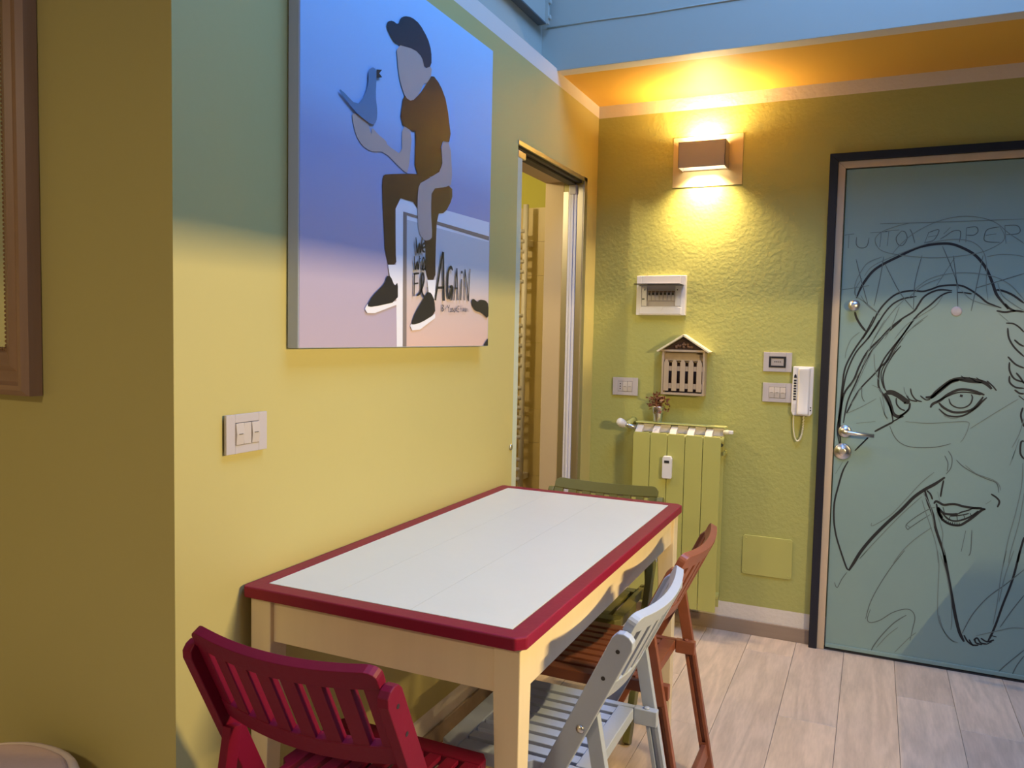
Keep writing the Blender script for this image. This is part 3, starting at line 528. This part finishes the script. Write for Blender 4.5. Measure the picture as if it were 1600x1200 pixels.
prism(bm, [(-.205, -.075), (.215, -.075), (.215, -.028), (-.205, -.028)], 2, .955, .961); obj('top_grille', bm, mat('pale green grille', (.58, .58, .20), .4), t, .001)
for z in (.18, .90):
    bm = bmesh.new(); tube(bm, [(-.2, -.08, z), (.21, -.08, z)], .017, 12); obj('manifold', bm, 'radiator', t, smooth=True)
bx('wall_bracket', (.206, -.07, .83), (.212, 0, .845), 'radiator', t)
bm = bmesh.new(); tube(bm, [(-.2, -.09, .935), (-.235, -.09, .94), (-.245, -.09, .945)], .011, 12); obj('valve_body', bm, 'steel', t, smooth=True)
bm = bmesh.new(); tube(bm, [(-.238, -.09, .948), (-.238, -.02, .955), (-.238, 0, .955)], [.012, .014, .020], 14); obj('supply_pipe', bm, 'radiator', t, smooth=True)
VM = Matrix.Translation((-.262, -.088, .946)) @ Matrix.Rotation(R(62), 4, 'X') @ Matrix.Rotation(R(-25), 4, 'Y')
bm = bmesh.new(); lathe(bm, [(.013, -.012), (.018, -.006), (.020, .012), (.0185, .030), (.012, .036), (.001, .037)], 24, VM); obj('thermostatic_knob', bm, 'plastic', t, smooth=True)
bm = bmesh.new(); tube(bm, [(.205, -.075, .935), (.222, -.075, .937), (.232, -.075, .938)], [.010, .012, .009], 12); v_ = obj('vent_valve', bm, 'cord', t, smooth=True)
bx('valve_cap', (.228, -.084, .930), (.248, -.066, .946), 'plastic', t, .003)
am = empty('heat_meter', (-.8405, YB-.1285, .765), 0, 'small white heat cost meter with dark display clipped on the green radiator', 'meter')
bm = bmesh.new(); prism(bm, [(-.019, -.052), (.019, -.052), (.022, -.046), (.022, .040), (.016, .052), (-.016, .052), (-.022, .040), (-.022, -.046)], 1, -.022, -.0005); obj('casing', bm, 'plastic', am, .003)
bx('display', (-.012, -.0232, .020), (.011, -.0218, .032), 'dark', am)

# zinc pot with dried flowers on the radiator
PX, PY, PZ = -.914, YB-.052, .9612
t = empty('flower_pot', (PX, PY, PZ), 0, 'small shiny zinc pot of dried brown flowers standing on the radiator', 'pot')
bm = bmesh.new(); lathe(bm, [(.019, 0), (.020, .002), (.026, .040), (.0275, .042), (.0275, .044), (.031, .070), (.033, .072), (.033, .075), (.028, .074), (.020, .02)], 28); obj('pot', bm, 'tin', t, smooth=True)
bm = bmesh.new()
for i in range(46):
    a_ = random.uniform(0, 6.283); rr = random.uniform(0, .045); h = random.uniform(.085, .135)-rr*.35
    tube(bm, [(0+.01*math.cos(a_), .01*math.sin(a_), .05), (rr*.6*math.cos(a_), rr*.6*math.sin(a_)*.5, .06+h*.3), (rr*math.cos(a_), rr*.7*math.sin(a_), h)], .0009, 4)
obj('stems', bm, 'dried', t)
for mt, cnt, nm in (('dried', 120, 'dark_petals'), ('dried2', 22, 'tan_petals')):
    bm = bmesh.new()
    for i in range(cnt):
        a_ = random.uniform(0, 6.283); rr = random.uniform(.003, .052); h = random.uniform(.078, .142)-rr*.6
        c_ = Vector((rr*math.cos(a_), rr*math.sin(a_)*.6, h)); mm = Matrix.Translation(c_) @ Matrix.Rotation(random.uniform(0, 6), 4, 'X') @ Matrix.Rotation(random.uniform(0, 6), 4, 'Z')
        sz = random.uniform(.007, .012)*(1.2 if mt == 'dried2' else 1)
        vs = [bm.verts.new(mm @ Vector(p)) for p in ((0, 0, 0), (sz*.5, sz, sz*.3), (0, sz*2, 0), (-sz*.5, sz, sz*.3))]
        bm.faces.new((vs[0], vs[1], vs[2])); bm.faces.new((vs[0], vs[2], vs[3]))
    tag(obj(nm, bm, mt, t), kind='stuff')

# inspection panel low on the wall
t = empty('inspection_panel', (-.401, YB, .372), 0, 'square green painted inspection cover screwed low on the back wall', 'panel')
bm = bmesh.new(); prism(bm, [(-.109+.008*c, -.091+.008*s_) for c, s_ in ((1, 0), (0, 1))]+[(-.109, .083), (-.101, .091), (.101, .091), (.109, .083), (.109, -.083), (.101, -.091)], 1, -.007, 0); obj('cover', bm, 'radiator', t, .0015)
for x in (-.094, .094):
    for z in (-.077, .077):
        bm = bmesh.new(); lathe(bm, [(.004, 0), (.004, .0016), (.001, .002)], 10, Matrix.Translation((x, -.007, z)) @ RX); obj('screw', bm, 'radiator', t)

# ------------------------------------------------------------------ canvas print
CY0, CY1, CZ0, CZ1, CT = 1.482, 2.484, 1.317, 2.325, .036
t = empty('canvas_print', (XW, 0, 0), 0, 'large blue and lilac canvas print of a seated figure holding a bird', 'picture')
bx('canvas_body', (.002, CY0, CZ0), (CT-.0008, CY1, CZ1), 'side', t, .003)
def grad(name, stops, z0, z1, rough=.55):
    M_ = bpy.data.materials.new(name); M_.use_nodes = True; nt = M_.node_tree; b = nt.nodes['Principled BSDF']; b.inputs['Roughness'].default_value = rough
    tc = nt.nodes.new('ShaderNodeTexCoord'); sp = nt.nodes.new('ShaderNodeSeparateXYZ'); mr = nt.nodes.new('ShaderNodeMapRange'); cr = nt.nodes.new('ShaderNodeValToRGB')
    mr.inputs[1].default_value = z0; mr.inputs[2].default_value = z1
    nt.links.new(tc.outputs['Object'], sp.inputs[0]); nt.links.new(sp.outputs[2], mr.inputs[0]); nt.links.new(mr.outputs[0], cr.inputs[0]); nt.links.new(cr.outputs[0], b.inputs['Base Color'])
    e = cr.color_ramp.elements
    e[0].position = stops[0][0]; e[0].color = (*stops[0][1], 1); e[1].position = stops[-1][0]; e[1].color = (*stops[-1][1], 1)
    for p_, c_ in stops[1:-1]: q_ = e.new(p_); q_.color = (*c_, 1)
    return M_
bm = bmesh.new(); vs = [bm.verts.new((CT-.0004, y, z)) for y, z in ((CY0+.002, CZ0+.002), (CY1-.002, CZ0+.002), (CY1-.002, CZ1-.002), (CY0+.002, CZ1-.002))]; bm.faces.new(vs)
obj('printed_ground', bm, CANVAS_BG(grad), t, flat=(1, 0, 0))
cm = dict(w=mat('print white', (.78, .79, .86), .5), p=grad('print panel', [(0, (.66, .46, .40)), (.35, (.60, .48, .46)), (.65, (.56, .57, .62)), (1, (.56, .58, .64))], 1.317, 1.70),
    l=mat('print grey line', (.22, .18, .17), .5), s=mat('print soft shade', (.30, .29, .32), .5), t=mat('print brown', (.040, .022, .016), .45), a=mat('print skin', (.47, .38, .35), .5),
    k=mat('print dark brown', (.026, .015, .011), .4), c=mat('print navy', (.010, .020, .045), .4), k2=mat('print black', (.02, .018, .02), .4), b=mat('print slate blue', (.10, .22, .40), .5))
names = dict(block_edge='painted_block', block_panel='painted_block', block_line='painted_block', cast='painted_shade')
for i, (nm, cc, fl_) in enumerate(CANVAS_SHAPES):
    pts = [(fl_[k]/1000, fl_[k+1]/1000) for k in range(0, len(fl_), 2)]
    pts = [(min(max(a_, CY0+.002), CY1-.002), min(max(b_, CZ0+.002), CZ1-.002)) for a_, b_ in pts]
    if nm == 'cast': continue
    # round the outline of organic shapes
    if cc in 'takcb' or nm in ('capprint', 'shoe', 'shoe2'):
        Q = []
        n = len(pts)
        for k in range(n):
            a_, b_ = Vector(pts[k]), Vector(pts[(k+1) % n]); Q += [tuple(a_.lerp(b_, .22)), tuple(a_.lerp(b_, .78))]
        pts = Q
    bm = bmesh.new(); vs = [bm.verts.new((CT+.00025*i, a_, b_)) for a_, b_ in pts]; bm.faces.new(vs); bm.normal_update(); bmesh.ops.triangulate(bm, faces=bm.faces[:], ngon_method='EAR_CLIP')
    obj('printed_'+{'block_edge': 'block', 'block_panel': 'block', 'block_line': 'block', 'far_arm': 'arm', 'near_arm': 'arm', 'sock2': 'sock', 'sole2': 'sole', 'shoe2': 'shoe', 'capprint': 'cap', 'corner': 'corner'}.get(nm, nm), bm, cm[cc], t, flat=(1, 0, 0))
bm = bmesh.new()
for s_ in CANVAS_LETTERS: ribbon(bm, [(s_[i]/1000, s_[i+1]/1000) for i in range(1, len(s_), 2)], s_[0]/1000*(1.9 if s_[0] > 2.5 else 1.3), 0, CT+.0058, 0)
obj('printed_lettering', bm, cm['k2'], t, flat=(1, 0, 0))

# ------------------------------------------------------------------ framed mirror on the pier
t = empty('wall_mirror', (0, YP, 0), 0, 'mirror in a wide carved walnut-brown frame hanging on the pier at the left edge', 'mirror')
MX0, MX1, MZ0, MZ1 = -2.35, -1.652, 1.205, 2.28
prof_ = [(.000, 0), (.000, .030), (.012, .040), (.022, .040), (.030, .030), (.052, .022), (.066, .030), (.078, .024), (.092, .018), (.098, .010), (.098, 0)]
FW = .098
corners = [(MX0, MZ0), (MX1, MZ0), (MX1, MZ1), (MX0, MZ1)]
for k in range(4):
    a_, b_ = Vector(corners[k]), Vector(corners[(k+1) % 4]); dd = (b_-a_).normalized(); nn = Vector((-dd.y, dd.x))
    bm = bmesh.new(); A, B = [], []
    for o_, h in prof_:
        p = a_+dd*o_+nn*o_; q = b_-dd*o_+nn*o_
        A.append(bm.verts.new((p.x, -h-.002, p.y))); B.append(bm.verts.new((q.x, -h-.002, q.y)))
    n = len(A); bm.faces.new(A); bm.faces.new(B[::-1])
    for i in range(n): bm.faces.new((A[i], B[i], B[(i+1) % n], A[(i+1) % n]))
    obj('frame_rail', bm, 'bronze' if k % 2 else mat('walnut cross rail', (.32, .19, .12), .32, grain=(0, 50, .25)), t)
bx('mirror_glass', (MX0+FW-.004, -.008, MZ0+FW-.004), (MX1-FW+.004, -.004, MZ1-FW+.004), 'mirror', t)
bm = bmesh.new()
z = MZ0+FW
while z < MZ1-FW:
    for x in (MX1-FW-.002, MX0+FW+.002): lathe(bm, [(.001, -.004), (.004, -.002), (.004, .002), (.001, .004)], 6, Matrix.Translation((x, -.014, z)))
    z += .0095
x = MX0+FW
while x < MX1-FW:
    lathe(bm, [(.001, -.004), (.004, -.002), (.004, .002), (.001, .004)], 6, Matrix.Translation((x, -.014, MZ0+FW+.002))); x += .0095
tag(obj('bead_row', bm, 'gilt', t), kind='stuff')

# ------------------------------------------------------------------ round cornered stool
t = empty('stool', (-1.572, .922, 0), 0, 'low round dusty pink upholstered stool with tan piping in front of the pier', 'stool')
def rrect(hx, hy, rad, n=8):
    pts = []
    for cx, cy, a0 in ((hx-rad, hy-rad, 0), (-hx+rad, hy-rad, 90), (-hx+rad, -hy+rad, 180), (hx-rad, -hy+rad, 270)):
        for i in range(n+1): a_ = R(a0+90*i/n); pts.append((cx+rad*math.cos(a_), cy+rad*math.sin(a_)))
    return pts
bm = bmesh.new(); prism(bm, rrect(.188, .188, .180), 2, .07, .425); obj('upholstered_body', bm, 'piping', t, .012, smooth=False, seg=3)
bm = bmesh.new(); prism(bm, rrect(.172, .172, .165), 2, .425, .455); obj('seat_cushion', bm, 'fabric', t, .010, seg=3)
bm = bmesh.new(); pp = rrect(.180, .180, .172); tube(bm, [(a_, b_, .438) for a_, b_ in pp+pp[:1]], .013, 8, cap=False); obj('piping', bm, 'piping', t, smooth=True)
for x in (-.11, .11):
    for y in (-.11, .11):
        bm = bmesh.new(); tube(bm, [(x, y, 0), (x, y, .075)], [.014, .020], 12); obj('leg', bm, 'bronze', t, smooth=True)

# ------------------------------------------------------------------ table
TX0, TX1, TY0, TY1, TZ = XW+.004, -.571, 1.330, 2.695, .790
t = empty('dining_table', ((TX0+TX1)/2, (TY0+TY1)/2, 0), 0, 'rectangular table with pale grey top, crimson border and cream legs against the left wall', 'table')
hx, hy, th, ch, bw = (TX1-TX0)/2, (TY1-TY0)/2, .026, .018, .042
bm = bmesh.new(); cl = .009; oc = [(-hx+cl, -hy), (hx-ch, -hy), (hx, -hy+ch), (hx, hy-ch), (hx-ch, hy), (-hx+cl, hy), (-hx, hy-cl), (-hx, -hy+cl)]
ic = [(-hx+bw, -hy+bw), (hx-bw, -hy+bw), (hx-bw, hy-bw), (-hx+bw, hy-bw)]
lv = [[[bm.verts.new((*p, z)) for p in L_] for L_ in (oc, ic)] for z in (TZ-th, TZ)]
for (o_, i_) in lv:
    for k in range(4):
        a_, b_ = i_[k], i_[(k+1) % 4]; bm.faces.new((o_[2*k], o_[2*k+1], b_, a_)); bm.faces.new((o_[2*k+1], o_[(2*k+2) % 8], b_))
for n_, q in ((8, 0), (4, 1)):
    for k in range(n_): bm.faces.new((lv[0][q][k], lv[0][q][(k+1) % n_], lv[1][q][(k+1) % n_], lv[1][q][k]))
obj('top_border', bm, 'crimson', t, .0035)
ws = 2*(hx-bw); x = -hx+bw
for f_ in (.285, .33, .385):
    bx('top_board', (x+.0003, -hy+bw, TZ-th), (x+ws*f_-.0003, hy-bw, TZ-.0003), 'tabletop', t); x += ws*f_
lg = .062
for sx in (-1, 1):
    for sy in (-1, 1):
        bm = bmesh.new(); xo, yo = sx*(hx-.013), sy*(hy-.016)      # outer corner of the leg
        rings = []
        for z, s_ in ((0, .036), (.40, .046), (.665, .056), (TZ-th, .056)):
            xs = sorted((xo, xo-sx*s_)); ys = sorted((yo, yo-sy*s_)); rings.append([bm.verts.new(p+(z,)) for p in ((xs[0], ys[0]), (xs[1], ys[0]), (xs[1], ys[1]), (xs[0], ys[1]))])
        for a_, b_ in zip(rings, rings[1:]):
            for k in range(4): bm.faces.new((a_[k], a_[(k+1) % 4], b_[(k+1) % 4], b_[k]))
        bm.faces.new(rings[0]); bm.faces.new(rings[-1]); obj('leg', bm, 'leg', t, .002)
A0 = .665
for sy in (-1, 1): bx('apron', (-hx+.069, sy*(hy-.027)-(.018 if sy > 0 else 0), A0), (hx-.069, sy*(hy-.027)+(.018 if sy < 0 else 0), TZ-th), 'leg', t, .001)
for sx in (-1, 1): bx('apron', (sx*(hx-.022)-(.018 if sx > 0 else 0), -hy+.072, A0), (sx*(hx-.022)+(.018 if sx < 0 else 0), hy-.072, TZ-th), 'leg', t, .001)

# ------------------------------------------------------------------ folding chairs
TA = math.atan(.478)
SM = Matrix.Translation((0, -.185, 0)) @ Matrix.Rotation(-TA, 4, 'X')
LEGT, LEGB = Vector((0, .105, .580)), Vector((0, .215, 0))
LA = math.atan2(LEGB.y-LEGT.y, LEGT.z-LEGB.z); LL = (LEGT-LEGB).length
LM = Matrix.Translation(LEGB) @ Matrix.Rotation(LA, 4, 'X')
def folding_chair(mt, loc, rz, label, bolt='steel'):
    t = empty('folding_chair', loc, rz, label, 'chair', 'folding chairs around the table')
    def O(n, bm, bev=.0022, m_=mt, par=t, **k): return obj(n, bm, m_, par, bev, **k)
    ZT_ = .77/math.cos(TA)
    for s_ in (-1, 1):
        x0, x1 = sorted((s_*.225, s_*.203))
        bm = bmesh.new()
        pts = [(-.022, .008), (.022, 0), (.0235, ZT_-.02), (.018, ZT_-.006), (.006, ZT_), (-.006, ZT_), (-.018, ZT_-.006), (-.0235, ZT_-.02)]
        prism(bm, pts, 0, x0, x1, SM); st = O('side_stile', bm)
        for zz in (.735, .675):
            bm = bmesh.new(); lathe(bm, [(.0045, -.0004), (.0045, .0005), (.002, .0002)], 10, SM @ Matrix.Translation((s_*.225, 0, zz/math.cos(TA))) @ Matrix.Rotation(s_*R(90), 4, 'Y')); obj('screw', bm, 'dark', st)
        bm = bmesh.new(); lathe(bm, [(.009, 0), (.0085, .003), (.004, .005), (.001, .0052)], 14, Matrix.Translation((s_*.225, .092, .560)) @ Matrix.Rotation(s_*R(90), 4, 'Y')); obj('pivot_bolt', bm, bolt, st, smooth=True)
        # rear leg with its sliding slot
        x0, x1 = sorted((s_*.201, s_*.181)); hw = .0155
        bm = bmesh.new()
        box(bm, (x0, -hw, 0), (x1, hw, .13), LM); box(bm, (x0, -hw, .40), (x1, hw, LL), LM)
        box(bm, (x0, -hw, .13), (x1, -.0055, .40), LM); box(bm, (x0, .0055, .13), (x1, hw, .40), LM); box(bm, (x0+.008, -.0055, .13), (x1-.008, .0055, .40), LM); O('rear_leg', bm, .0012)
    for y, z, n_ in ((None, .10, 'rear_stretcher'), ):
        bm = bmesh.new(); box(bm, (-.181, -.008, .085), (.181, .008, .125), LM); O(n_, bm)
    bm = bmesh.new(); box(bm, (-.203, -.010, .17), (.203, .010, .20), SM); O('front_stretcher', bm)
    # seat
    zt, zb = .441, .414
    bm = bmesh.new(); prism(bm, [(-.150, -.205), (-.195, -.205), (-.195, -.232), (-.180, -.252), (.180, -.252), (.195, -.232), (.195, -.205), (.150, -.205)], 2, zb, zt); O('front_board', bm, .003)
    for s_ in (-1, 1):
        bm = bmesh.new(); pts = [(s_*.195, -.2045), (s_*.158, -.2045), (s_*.158, .058), (s_*.166, .150), (s_*.176, .150), (s_*.176, -.030), (s_*.195, -.045)]
        prism(bm, pts, 2, zb-.004, zt); O('seat_rail', bm)
        bm = bmesh.new(); x0, x1 = sorted((s_*.178, s_*.156)); box(bm, (x0, .100, zb-.012), (x1, .158, zt+.001)); O('hinge_block', bm)
        bm = bmesh.new(); lathe(bm, [(.008, 0), (.0075, .003), (.003, .004)], 12, Matrix.Translation((s_*.167, .130, zt+.001))); obj('hinge_pin', bm, mt, t, smooth=True)
        bm = bmesh.new(); lathe(bm, [(.004, 0), (.004, .019)], 10, Matrix.Translation((s_*(.181+.010)-.0095, .118, .43)) @ Matrix.Rotation(R(90), 4, 'Y')); obj('slide_pin', bm, 'steel', t)
    bm = bmesh.new(); box(bm, (-.156, .060, zb-.002), (.156, .100, zt)); O('rear_rail', bm)
    nS, gap = 7, .0145; wS = (.316-gap*(nS+1))/nS
    for i in range(nS):
        x = -.158+gap+(wS+gap)*i; bm = bmesh.new(); box(bm, (x, -.204, zt-.016), (x+wS, .060, zt-.0012)); O('seat_slat', bm, .0015)
    for y in (-.12, 0.03): bm = bmesh.new(); box(bm, (-.157, y-.014, zb-.006), (.157, y+.014, zt-.017)); O('seat_batten', bm)
    # curved slatted back, in the plane of the stiles
    tb, tt = .600/math.cos(TA), .803/math.cos(TA)
    def cy(x): return .027*(1-(x/.203)**2)-.006
    def curved(x0, x1, t0, t1, thk=.017, n=10, round_=0, name='r', bev=.0025):
        bm = bmesh.new(); rg = []
        for i in range(n+1):
            x = x0+(x1-x0)*(.5-.5*math.cos(math.pi*i/n) if round_ else i/n); a_, b_ = t0, t1
            if round_:
                e_ = min(x-x0, x1-x)
                if e_ < .026: b_ = t1-round_*(1-math.sqrt(max(0, 1-(1-e_/.026)**2)))
            c_ = cy(x); rg.append([bm.verts.new(SM @ Vector(p)) for p in ((x, c_-thk/2, a_), (x, c_+thk/2, a_), (x, c_+thk/2, b_), (x, c_-thk/2, b_))])
        for a_, b_ in zip(rg, rg[1:]):
            for k in range(4): bm.faces.new((a_[k], a_[(k+1) % 4], b_[(k+1) % 4], b_[k]))
        bm.faces.new(rg[0]); bm.faces.new(rg[-1]); return O(name, bm, bev)
    curved(-.2025, .2025, tt-.040, tt, .020, 28, .020, 'top_rail')
    curved(-.2025, .2025, tb, tb+.045, .020, 20, 0, 'bottom_rail')
    ns, sg = 8, .023; sw = (.405-sg*(ns-1))/ns
    for i in range(ns):
        x = -.2025+(sw+sg)*i; curved(x, x+sw, tb+.0445, tt-.0395, .016, 3, 0, 'back_slat', .0012)
    return t
folding_chair('red', (-.911, 1.247, .010), R(180), 'crimson folding chair at the near short end of the table, nearest the camera', 'red')
folding_chair('grey', (-.602, 1.715, 0), R(-90), 'pale blue-grey folding chair on the long side of the table, nearest the camera')
folding_chair('brown', (-.610, 2.205, 0), R(-90), 'red-brown stained folding chair behind the blue-grey one')
folding_chair('olive', (-.905, 2.685, 0), R(0), 'olive green folding chair at the far end of the table by the radiator')

# ------------------------------------------------------------------ kitchen run on the right wall (outside the frame, it carries the lamp that lights the room)
t = empty('kitchen_base_cabinet', (XR, .9, 0), 0, 'pale kitchen base cabinet along the right wall', 'cabinet')
bx('body', (-.58, 0, .1), (-.002, 1.9, .86), 'cupboard', t); bx('plinth', (-.54, 0, .001), (-.002, 1.9, .1), 'dark', t)
for i in range(3): bx('door', (-.60, .01+.633*i, .12), (-.58, .62+.633*i, .85), 'cupboard', t, .002)
tag(bx('worktop', (XR-.62, .88, .862), (XR-.002, 2.82, .90), 'worktop', None, .002), 'grey laminate worktop along the right wall', 'worktop')
hx_, hy_, hz_ = HOOD
t = empty('cooker_hood', (hx_, hy_, hz_), 0, 'metal cooker hood over the worktop', 'hood')
bx('canopy', (-.25, -.30, .014), (.215, .30, .10), 'alu', t)
for lo, hi in (((-.25, -.30), (-.246, .30)), ((.211, -.30), (.215, .30)), ((-.25, -.30), (.215, -.296)), ((-.25, .296), (.215, .30))): bx('canopy_lip', (*lo, HOOD_LIP), (*hi, .014), 'alu', t)
bx('chimney', (-.12, -.14, .10), (.215, .14, .95), 'alu', t)
